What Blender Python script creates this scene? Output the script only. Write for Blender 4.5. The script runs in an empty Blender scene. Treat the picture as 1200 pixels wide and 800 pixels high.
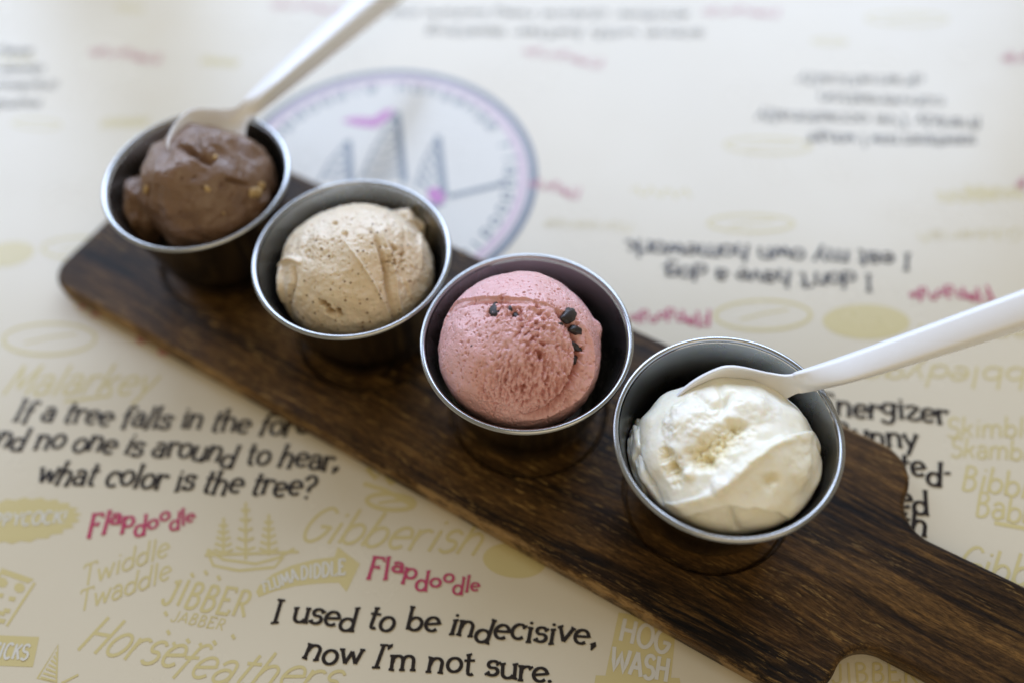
import bpy, math, random
import numpy as np
from mathutils import Vector, Matrix
S = bpy.context.scene
C = S.collection
R = 0.035                                   # rim radius of a cup, metres
TB = 0.009                                  # top of the board
ZR = TB + 1.3055 * R                        # rim plane
# ------------------------------------------------------------------ camera
PIT, ROLL = math.radians(57.195), -0.064342
CAMZ = ZR + 7.4544 * R
FPX = 1117.27
cR = Vector((1, 0, 0)); cF = Vector((0, math.cos(PIT), -math.sin(PIT))); cU = Vector((0, math.sin(PIT), math.cos(PIT)))
right = math.cos(ROLL) * cR + math.sin(ROLL) * cU
up = -math.sin(ROLL) * cR + math.cos(ROLL) * cU
cam_d = bpy.data.cameras.new('camera'); cam = bpy.data.objects.new('camera', cam_d); C.objects.link(cam)
cam.matrix_world = Matrix(((right.x, up.x, -cF.x, 0), (right.y, up.y, -cF.y, 0), (right.z, up.z, -cF.z, CAMZ), (0, 0, 0, 1)))
cam_d.sensor_width = 36; cam_d.lens = 36 * FPX / 1200; cam_d.clip_start = 0.01; cam_d.clip_end = 50
cam_d.dof.use_dof = True; cam_d.dof.focus_distance = 0.301; cam_d.dof.aperture_fstop = 2.5; cam_d.dof.aperture_blades = 9
S.camera = cam
# ------------------------------------------------------------------ ambient light, windows, added fill lamp, exposure
W = bpy.data.worlds.new('World'); S.world = W; W.use_nodes = True
bg = W.node_tree.nodes['Background']; bg.inputs[0].default_value = (1.0, 0.89, 0.67, 1); bg.inputs[1].default_value = 0.32
def area_lamp(name, loc, aim, sx, sy, power, col):
    l = bpy.data.lights.new(name, 'AREA'); l.shape = 'RECTANGLE'; l.size = sx; l.size_y = sy; l.energy = power; l.color = col
    o = bpy.data.objects.new(name, l); C.objects.link(o); o.location = loc
    o.rotation_euler = (Vector(aim) - Vector(loc)).to_track_quat('-Z', 'Y').to_euler()
    return o
area_lamp('window_light', (-1.75, 1.95, 1.30), (-1.2, 0.25, 0.2), 1.25, 1.6, 38, (0.59, 0.73, 1.0))
area_lamp('window_light', (0.37, 2.05, 1.30), (0.37, 0.25, 0.2), 2.2, 1.6, 68, (0.59, 0.73, 1.0))
area_lamp('fill_light', (0.5, -1.6, 1.9), (0, 0.2, 0), 2.6, 1.8, 17, (1.0, 0.81, 0.54))  # soft fill lamp added behind the camera, out of view, to brighten the fronts
S.view_settings.view_transform = 'Standard'; S.view_settings.look = 'None'; S.view_settings.exposure = 0.0; S.view_settings.gamma = 1
S.render.engine = 'CYCLES'; S.cycles.max_bounces = 8; S.cycles.use_denoising = True
S.cycles.sample_clamp_indirect = 6; S.cycles.caustics_reflective = False; S.cycles.caustics_refractive = False

# ------------------------------------------------------------------ helpers
def ray(px, py):
    x = (px - 600) / FPX; y = -(py - 400) / FPX
    return cF + x * right + y * up
def at(px, py, z=0.0):                       # point of the horizontal plane z seen at a spot of the photograph
    d = ray(px, py); t = (z - CAMZ) / d.z
    return Vector((d.x * t, d.y * t, z))
def tag(o, **k):
    for a, b in k.items(): o['category' if a == 'cat' else a] = b
    return o
def empty(name, loc, **k):
    o = bpy.data.objects.new(name, None); C.objects.link(o); o.location = loc; o.empty_display_size = 0.01
    return tag(o, **k)
def meshobj(name, verts, faces, mat, parent=None, smooth=True, **k):
    m = bpy.data.meshes.new(name)
    m.from_pydata([tuple(v) for v in verts], [], faces); m.update()
    if smooth: m.polygons.foreach_set('use_smooth', [True] * len(m.polygons))
    if mat: m.materials.append(mat)
    o = bpy.data.objects.new(name, m); C.objects.link(o)
    if parent: o.parent = parent
    return tag(o, **k)
def nmat(name):
    m = bpy.data.materials.new(name); m.use_nodes = True; nt = m.node_tree
    return m, nt, nt.nodes['Principled BSDF']
def N(nt, typ, ins=None, **props):
    n = nt.nodes.new(typ)
    for k, v in props.items(): setattr(n, k, v)
    for k, v in (ins or {}).items():
        if isinstance(v, bpy.types.NodeSocket): nt.links.new(v, n.inputs[k])
        else: n.inputs[k].default_value = v
    return n
def ramp(nt, fac, stops, interp='LINEAR'):
    n = nt.nodes.new('ShaderNodeValToRGB'); nt.links.new(fac, n.inputs[0]); cr = n.color_ramp; cr.interpolation = interp
    while len(cr.elements) < len(stops): cr.elements.new(0.5)
    for e, (p, c) in zip(cr.elements, stops): e.position = p; e.color = (*c, 1) if len(c) == 3 else c
    return n.outputs[0]
def mixc(nt, fac, a, b, mode='MIX'):
    n = nt.nodes.new('ShaderNodeMix'); n.data_type = 'RGBA'; n.blend_type = mode
    for i, v in ((0, fac), (6, a), (7, b)):
        if isinstance(v, bpy.types.NodeSocket): nt.links.new(v, n.inputs[i])
        else: n.inputs[i].default_value = v if i == 0 else (*v, 1)
    return n.outputs[2]
def coords(nt, scale=(1, 1, 1), rot=(0, 0, 0)):
    tc = nt.nodes.new('ShaderNodeTexCoord')
    return N(nt, 'ShaderNodeMapping', {0: tc.outputs['Object'], 2: rot, 3: scale}).outputs[0]
def noise(nt, vec, scale, detail=4, rough=.55, dist=0):
    return N(nt, 'ShaderNodeTexNoise', {'Vector': vec, 'Scale': scale, 'Detail': detail, 'Roughness': rough, 'Distortion': dist}).outputs[0]
def bump(nt, bsdf, h, strength, dist):
    b = N(nt, 'ShaderNodeBump', {'Height': h, 'Strength': strength, 'Distance': dist}); nt.links.new(b.outputs[0], bsdf.inputs['Normal'])

# ------------------------------------------------------------------ materials
def printed(name, col, var=0.06, ior=1.6):
    m, nt, b = nmat(name)
    v = coords(nt)
    n1 = noise(nt, v, 9, 3); n2 = noise(nt, v, 260, 4, .6)
    c = mixc(nt, n1, [x * (1 - var) for x in col], [min(1, x * (1 + var)) for x in col])
    c = mixc(nt, N(nt, 'ShaderNodeMath', {0: n2, 1: 0.10}, operation='MULTIPLY').outputs[0], c, [x * .8 for x in col])
    nt.links.new(c, b.inputs['Base Color'])
    rg = ramp(nt, noise(nt, v, 22, 5), [(0.3, (.22,) * 3), (0.75, (.30,) * 3)])
    nt.links.new(rg, b.inputs['Roughness'])
    b.inputs['IOR'].default_value = ior
    b.inputs['Coat Weight'].default_value = 0.0
    bump(nt, b, noise(nt, v, 420, 3), 0.05, 0.0004)
    return m
M = {}
M['paper'] = printed('laminated_paper', (0.61, 0.54, 0.405))
M['black'] = printed('black_ink', (0.016, 0.011, 0.010), ior=1.42)
M['crimson'] = printed('crimson_ink', (0.42, 0.035, 0.10))
M['ochre'] = printed('pale_ochre_ink', (0.55, 0.46, 0.215))
M['navy'] = printed('navy_ink', (0.07, 0.08, 0.11))
M['slate'] = printed('slate_ink', (0.13, 0.15, 0.17))
M['pinkink'] = printed('pink_ink', (0.52, 0.38, 0.43))
M['magenta'] = printed('magenta_ink', (0.42, 0.07, 0.33))
M['lightpaper'] = printed('white_ink', (0.60, 0.57, 0.50))

def wood_mat():
    m, nt, b = nmat('dark_wood')
    v = coords(nt, (1, 1, 1))
    wob = noise(nt, coords(nt, (6, 14, 6)), 1.6, 2)
    w = N(nt, 'ShaderNodeVectorMath', {0: v, 1: N(nt, 'ShaderNodeCombineXYZ', {1: N(nt, 'ShaderNodeMath', {0: wob, 1: 0.012}, operation='MULTIPLY').outputs[0]}).outputs[0]}, operation='ADD').outputs[0]
    def st(sx, sy): return N(nt, 'ShaderNodeMapping', {0: w, 3: (sx, sy, sy)}).outputs[0]
    broad = noise(nt, st(6, 85), 1, 5, .62, .5)
    mid = noise(nt, st(34, 560), 1, 6, .68, .4)
    fine = noise(nt, st(240, 1500), 1, 5, .75, .3)
    fleck = noise(nt, st(150, 1200), 1, 4, .7)
    c1 = ramp(nt, broad, [(0.40, (0.0045, 0.0042, 0.0052)), (0.47, (0.026, 0.0135, 0.0060)), (0.56, (0.094, 0.047, 0.0150)), (0.70, (0.185, 0.096, 0.029))])
    c2 = ramp(nt, mid, [(0.38, (0.0040, 0.0032, 0.0034)), (0.50, (0.032, 0.017, 0.0070)), (0.64, (0.165, 0.088, 0.027))])
    c = mixc(nt, 0.46, c1, c2)
    dk = ramp(nt, fine, [(0.38, (.30, .30, .32)), (0.50, (.85, .83, .8)), (0.62, (1.5, 1.45, 1.3))])
    c = mixc(nt, 0.85, c, dk, 'MULTIPLY')
    fl = ramp(nt, fleck, [(0.56, (0, 0, 0)), (0.66, (1, 1, 1))])
    msk = ramp(nt, noise(nt, coords(nt, (18, 60, 60)), 1, 3), [(0.42, (0, 0, 0)), (0.66, (.8, .8, .8))])
    fm = N(nt, 'ShaderNodeMath', {0: fl, 1: msk}, operation='MULTIPLY').outputs[0]
    c = mixc(nt, fm, c, (0.50, 0.30, 0.095))
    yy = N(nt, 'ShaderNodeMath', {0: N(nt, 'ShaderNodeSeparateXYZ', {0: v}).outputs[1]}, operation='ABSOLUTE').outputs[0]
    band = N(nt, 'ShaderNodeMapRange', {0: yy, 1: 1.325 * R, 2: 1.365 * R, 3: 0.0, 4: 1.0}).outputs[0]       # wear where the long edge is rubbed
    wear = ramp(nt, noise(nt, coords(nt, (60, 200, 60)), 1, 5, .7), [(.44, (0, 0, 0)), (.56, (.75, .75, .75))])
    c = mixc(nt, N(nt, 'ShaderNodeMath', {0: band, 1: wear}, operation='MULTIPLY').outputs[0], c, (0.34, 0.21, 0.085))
    nt.links.new(c, b.inputs['Base Color'])
    nt.links.new(ramp(nt, mid, [(0.3, (.46,) * 3), (0.7, (.34,) * 3)]), b.inputs['Roughness'])
    b.inputs['Specular IOR Level'].default_value = 0.14
    h = N(nt, 'ShaderNodeMath', {0: mid, 1: N(nt, 'ShaderNodeMath', {0: fine, 1: .7}, operation='MULTIPLY').outputs[0]}, operation='ADD').outputs[0]
    bump(nt, b, h, 0.35, 0.0006)
    return m
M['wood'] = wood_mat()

def steel_mat(name, rough, tint=(0.60, 0.60, 0.60), brush=True):
    m, nt, b = nmat(name)
    b.inputs['Metallic'].default_value = 1
    v = coords(nt)
    sm = noise(nt, v, 70, 5, .6)
    c = mixc(nt, sm, [x * .86 for x in tint], [min(1, x * 1.08) for x in tint])
    nt.links.new(c, b.inputs['Base Color'])
    rr = ramp(nt, noise(nt, v, 45, 6, .65), [(.3, (rough * .8,) * 3), (.75, (rough * 1.5,) * 3)])
    nt.links.new(rr, b.inputs['Roughness'])
    if brush:                                # fine turning lines round the axis
        h = noise(nt, coords(nt, (30, 30, 2600)), 1, 3, .6)
        bump(nt, b, h, 0.12, 0.0002)
    return m
M['steel'] = steel_mat('brushed_steel', 0.15, (0.20, 0.20, 0.197))
M['inner'] = steel_mat('brushed_steel_inside', 0.26, (0.42, 0.425, 0.42))
M['rim'] = steel_mat('polished_steel_rim', 0.19, (0.44, 0.45, 0.46), False)

m, nt, b = nmat('white_plastic'); M['plastic'] = m
b.inputs['Base Color'].default_value = (0.84, 0.84, 0.85, 1)
b.inputs['Roughness'].default_value = 0.30
b.inputs['Subsurface Weight'].default_value = 0.35; b.inputs['Subsurface Radius'].default_value = (1, 1, 1); b.inputs['Subsurface Scale'].default_value = 0.0012
bump(nt, b, noise(nt, coords(nt), 150, 3), 0.05, 0.0004)

def cream_mat(name, base, alt, deep, rough, sss, rad, bs, speck=None, speck_scale=900, speck_thr=.12, coat=.5, sc=.0009):
    m, nt, b = nmat(name)
    v = coords(nt)
    n1 = noise(nt, v, 45, 4, .6); n2 = noise(nt, v, 600, 4, .65)
    c = mixc(nt, ramp(nt, n1, [(.35, (0, 0, 0)), (.68, (1, 1, 1))]), base, alt)
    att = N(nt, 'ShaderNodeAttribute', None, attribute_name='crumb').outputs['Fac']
    c = mixc(nt, att, c, deep)  # deep colour for crumbly parts, also used as painted crease shade
    if speck:
        vo = N(nt, 'ShaderNodeTexVoronoi', {'Vector': v, 'Scale': speck_scale, 'Randomness': 1.0})
        s = ramp(nt, vo.outputs['Distance'], [(speck_thr, (1, 1, 1)), (speck_thr + .08, (0, 0, 0))])
        k = ramp(nt, N(nt, 'ShaderNodeSeparateColor', {0: vo.outputs['Color']}).outputs[0], [(.55, (0, 0, 0)), (.6, (1, 1, 1))])
        c = mixc(nt, N(nt, 'ShaderNodeMath', {0: s, 1: k}, operation='MULTIPLY').outputs[0], c, speck)
    nt.links.new(c, b.inputs['Base Color'])
    b.inputs['Roughness'].default_value = rough; b.inputs['Specular IOR Level'].default_value = 0.6
    b.inputs['Coat Weight'].default_value = coat; b.inputs['Coat Roughness'].default_value = .22
    nt.links.new(ramp(nt, noise(nt, v, 160, 4), [(.3, (rough * .7,) * 3), (.7, (min(1, rough * 1.35),) * 3)]), b.inputs['Roughness'])
    b.inputs['Subsurface Weight'].default_value = sss
    b.inputs['Subsurface Radius'].default_value = rad; b.inputs['Subsurface Scale'].default_value = sc
    bump(nt, b, N(nt, 'ShaderNodeMath', {0: n2, 1: noise(nt, v, 1500, 3)}, operation='ADD').outputs[0], bs, 0.0006)
    return m
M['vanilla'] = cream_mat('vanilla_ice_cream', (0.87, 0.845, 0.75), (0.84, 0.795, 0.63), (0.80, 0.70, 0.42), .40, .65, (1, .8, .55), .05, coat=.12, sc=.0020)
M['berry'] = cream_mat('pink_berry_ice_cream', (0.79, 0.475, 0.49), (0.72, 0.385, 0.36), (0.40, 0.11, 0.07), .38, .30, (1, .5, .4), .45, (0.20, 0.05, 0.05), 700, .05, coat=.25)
M['coffee'] = cream_mat('tan_coffee_ice_cream', (0.80, 0.70, 0.55), (0.71, 0.585, 0.41), (0.36, 0.22, 0.08), .40, .40, (1, .7, .45), .35, (0.26, 0.17, 0.09), 430, .17, coat=.2)
M['chocolate'] = cream_mat('chocolate_ice_cream', (0.215, 0.125, 0.074), (0.16, 0.088, 0.046), (0.12, 0.05, 0.022), .42, .20, (1, .6, .4), .30, coat=.12)
def plain(name, col, rough, sc=300):
    m, nt, b = nmat(name)
    nt.links.new(mixc(nt, noise(nt, coords(nt), sc, 4), [x * .7 for x in col], [x * 1.25 for x in col]), b.inputs['Base Color'])
    b.inputs['Roughness'].default_value = rough
    bump(nt, b, noise(nt, coords(nt), sc * 2, 4), 0.4, 0.0004)
    return m
M['darkchip'] = plain('dark_chocolate_chip', (0.020, 0.013, 0.013), .42)
M['nut'] = plain('tan_nut', (0.42, 0.28, 0.12), .45)

# ------------------------------------------------------------------ the table top
def box(name, x0, x1, y0, y1, z0, z1, mat, bev=0.0, **k):
    v = [(x, y, z) for z in (z0, z1) for y in (y0, y1) for x in (x0, x1)]
    f = [(0, 2, 3, 1), (4, 5, 7, 6), (0, 1, 5, 4), (2, 6, 7, 3), (0, 4, 6, 2), (1, 3, 7, 5)]
    return meshobj(name, v, f, mat, smooth=False, **k)
table = box('tabletop', -0.95, 0.95, -0.25, 1.15, -0.03, 0.0, M['paper'], kind='structure',
            label='glossy cream table top printed with sayings, doodles and a ship emblem')

# ------------------------------------------------------------------ lettering: a hand-made stroke alphabet
def arc(cx, cy, rx, ry, a0, a1, n=None):
    n = n or max(5, int(abs(a1 - a0) / 22) + 1)
    return [(cx + rx * math.cos(math.radians(a0 + (a1 - a0) * i / (n - 1))), cy + ry * math.sin(math.radians(a0 + (a1 - a0) * i / (n - 1)))) for i in range(n)]
def ln(*p): return [(p[i], p[i + 1]) for i in range(0, len(p), 2)]
# glyph: advance, [(points, serif code)] ; serif s = at start, e = at end, b = both
G = {
'a': (.92, [(arc(.42, .66, .30, .34, 155, 20) + [(.74, .5), (.76, .02)], 'e'), (arc(.42, .30, .30, .29, 0, 360), '')]),
'b': (1.0, [(ln(.14, 1.6, .16, 0), 's'), (arc(.52, .44, .36, .44, 170, -190), '')]),
'c': (.88, [(arc(.5, .5, .38, .5, 45, 318), 's')]),
'd': (1.0, [(ln(.84, 1.6, .80, 0), 'b'), (arc(.45, .42, .36, .42, 10, 370), '')]),
'e': (.92, [(ln(.12, .5, .84, .58) + arc(.48, .52, .37, .47, 12, 315), '')]),
'f': (.66, [(arc(.55, 1.28, .24, .30, 25, 180) + [(.30, .8), (.28, -.05)], 'e'), (ln(.06, .92, .60, .97), '')]),
'g': (.95, [(arc(.42, .62, .32, .36, 0, 360), ''), ([(.78, .98), (.76, .4)] + arc(.42, -.12, .34, .34, 0, -160), 's')]),
'h': (1.0, [(ln(.16, 1.6, .16, 0), 'b'), ([(.18, .55)] + arc(.50, .62, .30, .36, 160, 0) + [(.80, 0)], 'e')]),
'i': (.46, [(ln(.23, .98, .23, 0), 'b'), (arc(.24, 1.33, .045, .045, 0, 360, 6), 'x')]),
'j': (.5, [([(.30, .98), (.30, .1)] + arc(.08, -.1, .22, .3, 0, -110), 's'), (arc(.30, 1.33, .045, .045, 0, 360, 6), 'x')]),
'k': (.95, [(ln(.16, 1.6, .16, 0), 'b'), (ln(.78, .95, .20, .42), 's'), (ln(.40, .60, .82, 0), 'e')]),
'l': (.46, [(ln(.24, 1.6, .22, 0), 'b')]),
'm': (1.5, [(ln(.14, .98, .16, 0), 'b'), ([(.18, .5)] + arc(.45, .64, .27, .34, 160, 0) + [(.73, 0)], 'e'), ([(.74, .5)] + arc(1.02, .64, .28, .34, 160, 0) + [(1.31, 0)], 'e')]),
'n': (1.0, [(ln(.14, .98, .16, 0), 'b'), ([(.18, .5)] + arc(.50, .62, .30, .36, 160, 0) + [(.80, 0)], 'e')]),
'o': (.95, [(arc(.475, .5, .37, .48, 90, 450), '')]),
'p': (1.0, [(ln(.14, .98, .16, -.55), 'b'), (arc(.52, .50, .36, .46, 170, -190), '')]),
'q': (1.0, [(ln(.84, .98, .82, -.55), 'b'), (arc(.46, .50, .36, .46, 10, 370), '')]),
'r': (.74, [(ln(.14, .98, .17, 0), 'b'), ([(.18, .5)] + arc(.46, .66, .28, .30, 165, 40), 'e')]),
's': (.80, [([(.68, .82)] + arc(.40, .74, .26, .24, 40, 250) + arc(.40, .26, .30, .27, 70, -150), 'b')]),
't': (.66, [([(.28, 1.4), (.28, .2)] + arc(.44, .2, .16, .2, 180, 320), 's'), (ln(.04, .98, .62, 1.0), '')]),
'u': (1.0, [([(.14, .98), (.16, .35)] + arc(.46, .34, .30, .33, 180, 340), 's'), (ln(.82, .98, .82, 0), 'b')]),
'v': (.92, [(ln(.10, .98, .46, 0), 's'), (ln(.46, 0, .84, .98), 'e')]),
'w': (1.3, [(ln(.10, .98, .36, 0), 's'), (ln(.36, 0, .66, .85), ''), (ln(.66, .85, .92, 0), ''), (ln(.92, 0, 1.20, .98), 'e')]),
'x': (.9, [(ln(.12, .98, .78, 0), 'b'), (ln(.78, .98, .12, 0), 'b')]),
'y': (.92, [(ln(.10, .98, .46, .1), 's'), (ln(.84, .98, .46, .05, .22, -.5), 's')]),
'z': (.88, [(ln(.12, .80, .14, .95, .76, .95, .12, .04, .78, .04, .80, .22), '')]),
'I': (.62, [(ln(.34, 1.6, .30, 0), 'B')]),
'F': (1.0, [(ln(.24, 1.55, .22, 0), 'b'), (ln(.10, 1.55, .86, 1.55, .88, 1.30), ''), (ln(.24, .84, .66, .86), 'e')]),
'E': (1.05, [(ln(.22, 1.55, .22, 0), ''), (ln(.10, 1.55, .86, 1.55, .88, 1.3), ''), (ln(.22, .82, .70, .84), 'e'), (ln(.10, 0, .88, 0, .90, .26), '')]),
'B': (1.05, [(ln(.22, 1.55, .22, 0), 'b'), ([(.22, 1.52)] + arc(.42, 1.2, .34, .34, 70, -90) + [(.22, .84)], ''), ([(.22, .84)] + arc(.46, .42, .40, .42, 80, -90) + [(.22, .02)], '')]),
'A': (1.15, [(ln(.10, 0, .55, 1.55), 's'), (ln(.55, 1.55, 1.04, 0), 'e'), (ln(.28, .52, .86, .54), '')]),
'C': (1.1, [(arc(.58, .78, .44, .78, 45, 315), 's')]),
'D': (1.1, [(ln(.22, 1.55, .22, 0), ''), ([(.14, 1.52)] + arc(.40, .78, .56, .76, 80, -80) + [(.14, .02)], '')]),
'G': (1.15, [(arc(.58, .78, .46, .78, 45, 350) + [(1.02, .7), (.62, .7)], '')]),
'H': (1.15, [(ln(.18, 1.55, .18, 0), 'b'), (ln(.94, 1.55, .94, 0), 'b'), (ln(.18, .8, .94, .82), '')]),
'J': (.8, [([(.56, 1.55), (.56, .4)] + arc(.30, .36, .26, .36, 0, -170), 's')]),
'K': (1.05, [(ln(.2, 1.55, .2, 0), 'b'), (ln(.88, 1.55, .24, .70), ''), (ln(.44, .95, .92, 0), '')]),
'L': (.95, [(ln(.22, 1.55, .22, .02, .84, .02, .86, .26), 's')]),
'M': (1.4, [(ln(.16, 0, .24, 1.55), 's'), (ln(.24, 1.55, .68, .3), ''), (ln(.68, .3, 1.12, 1.55), ''), (ln(1.12, 1.55, 1.22, 0), 'e')]),
'N': (1.2, [(ln(.18, 0, .18, 1.55), 's'), (ln(.18, 1.55, .98, 0), ''), (ln(.98, 0, .98, 1.55), 'e')]),
'O': (1.2, [(arc(.6, .78, .48, .78, 90, 450), '')]),
'P': (1.0, [(ln(.22, 1.55, .22, 0), 'b'), ([(.22, 1.52)] + arc(.42, 1.12, .38, .42, 80, -90) + [(.22, .70)], '')]),
'R': (1.1, [(ln(.22, 1.55, .22, 0), 'b'), ([(.22, 1.52)] + arc(.44, 1.14, .36, .40, 80, -90) + [(.22, .74)], ''), (ln(.46, .74, .94, 0), 'e')]),
'S': (1.0, [([(.84, 1.3)] + arc(.50, 1.15, .34, .38, 30, 250) + arc(.50, .40, .38, .40, 70, -150), '')]),
'T': (1.05, [(ln(.52, 1.55, .52, 0), 'e'), (ln(.06, 1.34, .08, 1.55, .98, 1.55, 1.0, 1.34), '')]),
'U': (1.15, [([(.18, 1.55), (.18, .5)] + arc(.56, .45, .38, .45, 180, 360) + [(.94, 1.55)], '')]),
'W': (1.6, [(ln(.10, 1.55, .42, 0, .80, 1.3, 1.14, 0, 1.48, 1.55), '')]),
'Y': (1.05, [(ln(.10, 1.55, .54, .75, .54, 0), ''), (ln(.98, 1.55, .54, .75), '')]),
',': (.34, [(ln(.16, .12, .22, -.06, .08, -.40), 'c')]),
'.': (.34, [(arc(.15, .07, .05, .05, 0, 360, 6), 'x')]),
"'": (.30, [(ln(.14, 1.52, .17, 1.42, .08, 1.15), 'c')]),
'?': (.9, [(arc(.42, 1.22, .32, .36, 165, -75) + [(.42, .70), (.42, .45)], 's'), (arc(.42, .08, .05, .05, 0, 360, 6), 'x')]),
'!': (.45, [(ln(.22, 1.6, .20, .5), ''), (arc(.20, .08, .06, .06, 0, 360, 6), 'x')]),
'-': (.55, [(ln(.08, .55, .46, .57), '')]),
' ': (.55, []),
}
DROP = {'d': -.36, 'h': -.10, 'l': -.12, 'f': -.12, 'b': -.02, 'r': -.04}
FLAP = [(0, 1), (.12, 1), (.62, .72), (.30, .8), (-.42, 1), (-.12, .72), (.45, .72), (-.40, 1), (-.05, 1), (.05, .85)]
_inks = []
class Ink:                                   # collects flat printed shapes lying on the table
    def __init__(s, z): _inks.append(0); s.v = []; s.f = []; s.z = z + (len(_inks) % 19) * 3e-7; s.k = 0
    def lift(s):
        s.k = (s.k + 1) % 14; return s.z + s.k * 0.000006
    def poly(s, pts, closed_center=None):
        z = s.lift(); n0 = len(s.v); s.v += [(p[0], p[1], z) for p in pts]; s.f.append(tuple(range(n0, n0 + len(pts))))
    def ribbon(s, pts, w):
        z = s.lift(); n = len(pts); n0 = len(s.v)
        for i, p in enumerate(pts):
            a = pts[max(0, i - 1)]; c = pts[min(n - 1, i + 1)]
            if i == 0 and pts[0] == pts[-1]: a = pts[-2]
            if i == n - 1 and pts[0] == pts[-1]: c = pts[1]
            dx, dy = c[0] - a[0], c[1] - a[1]; L = math.hypot(dx, dy) or 1
            hw = (w[i] if isinstance(w, list) else w) / 2
            zi = z + i * 1.3e-6
            s.v += [(p[0] - dy / L * hw, p[1] + dx / L * hw, zi), (p[0] + dy / L * hw, p[1] - dx / L * hw, zi)]
        for i in range(n - 1):
            a = n0 + 2 * i; s.f.append((a, a + 1, a + 3, a + 2))
    def build(s, name, mat, **k):
        return meshobj(name, s.v, s.f, mat, table, smooth=False, **k)
def frame(p0, p1):
    d = (p1 - p0); L = d.length; d = d / L; n = Vector((-d.y, d.x, 0))
    return lambda x, y: (p0.x + d.x * x + n.x * y, p0.y + d.y * x + n.y * y)
def smooth_line(pts, n=4):
    if len(pts) < 3: return pts
    out = []
    for i in range(len(pts) - 1):
        p0 = pts[max(0, i - 1)]; p1 = pts[i]; p2 = pts[i + 1]; p3 = pts[min(len(pts) - 1, i + 2)]
        for j in range(n):
            t = j / n
            out.append(tuple(0.5 * (2 * b + (c - a) * t + (2 * a - 5 * b + 4 * c - d) * t * t + (-a + 3 * b - 3 * c + d) * t ** 3) for a, b, c, d in zip(p0, p1, p2, p3)))
    return out + [pts[-1]]
def letters(ink, txt, p0, p1, h0, h1=None, wt=.17, serif=True, slant=0.0, jit=.05, rot=3, seed=1, bend=0.0, contrast=.35, drop={}, offs=None):
    """one line of lettering from p0 to p1 (world), cap height h0 growing to h1 (world)"""
    h1 = h1 or h0; rng = random.Random(seed)
    u0 = h0 / 1.6; rel = [1 + (h1 / h0 - 1) * i / max(1, len(txt) - 1) for i in range(len(txt))]
    adv = sum(G[c][0] * r for c, r in zip(txt, rel)); L = (p1 - p0).length; sx = L / adv
    F = frame(p0, p1); x = 0; done = []
    for c, r in zip(txt, rel):
        a, strokes = G[c]; jy = rng.uniform(-jit, jit) + drop.get(c, 0); gs = 1
        if offs: jy, gs = offs[len(done) % len(offs)]
        done.append(c); ja = math.radians(rng.uniform(-rot, rot)); ca, sa = math.cos(ja), math.sin(ja)
        uy = u0 * r; ux = sx * r
        def T(q):
            qx = (q[0] - a / 2); qy = (q[1] - .5) * gs
            qx, qy = qx * ca - qy * sa, qx * sa + qy * ca
            qx += a / 2; qy += .5 + jy
            X = x + (qx + slant * qy) * ux; Y = qy * uy + bend * L * math.sin(math.pi * min(1, max(0, X / L)))
            return F(X, Y)
        w = wt * uy
        for pts, sf in strokes:
            if sf == 'x':
                k = 1.9 if serif else 1.4
                cx = sum(q[0] for q in pts) / len(pts); cy = sum(q[1] for q in pts) / len(pts)
                ink.poly([T((cx + (q[0] - cx) * k * 1.4, cy + (q[1] - cy) * k * 1.4)) for q in pts[:-1]]); continue
            if len(pts) > 4: pts = smooth_line(pts, 2)
            ww = []
            for i in range(len(pts)):
                a0 = pts[max(0, i - 1)]; b0 = pts[min(len(pts) - 1, i + 1)]
                dx, dy = b0[0] - a0[0], b0[1] - a0[1]; q = abs(dy) / (math.hypot(dx, dy) or 1)
                ww.append(w * (1 - contrast + contrast * q) if serif else w)
            if sf == 'c': ww = [w * 1.8, w * 1.5, w * .3]
            ink.ribbon([T(q) for q in pts], ww)
            if serif and sf in ('s', 'b', 'e', 'B'):
                for end in ('s', 'e'):
                    if sf in (end, 'b', 'B'):
                        q = pts[0] if end == 's' else pts[-1]; q2 = pts[1] if end == 's' else pts[-2]
                        dx, dy = q[0] - q2[0], q[1] - q2[1]; l = math.hypot(dx, dy) or 1
                        nx, ny = -dy / l, dx / l; hl = .22 if sf == 'B' else .155; tw = rng.uniform(-.05, .05)
                        ink.ribbon([T((q[0] + nx * hl, q[1] + ny * hl + tw)), T((q[0] - nx * hl, q[1] - ny * hl - tw))], w * .62)
        x += a * ux
def wh(x, y, dx, dy):                        # real length on the table of a short step seen in the photograph
    return (at(x + dx, y + dy) - at(x, y)).length
def line(txt, a, b, h, h1=None, ink=None, **k):
    p0, p1 = at(*a), at(*b); d = (p1 - p0).normalized(); n = Vector((-d.y, d.x, 0))
    def hh(q, px):
        sgn = 1 if n.y > 0 else -1
        return abs((at(q[0], q[1] - sgn * px) - at(*q)).dot(n))
    letters(ink, txt, p0, p1, hh(a, h), hh(b, h1 or h), **k)
def say(txt, a, b, h, seed, z=0.00022, **k):
    I = Ink(z); line(txt, a, b, h, ink=I, seed=seed, **k)
    return I
KW = dict(wt=.265, jit=.13, rot=6, slant=.08, drop=DROP)
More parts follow.
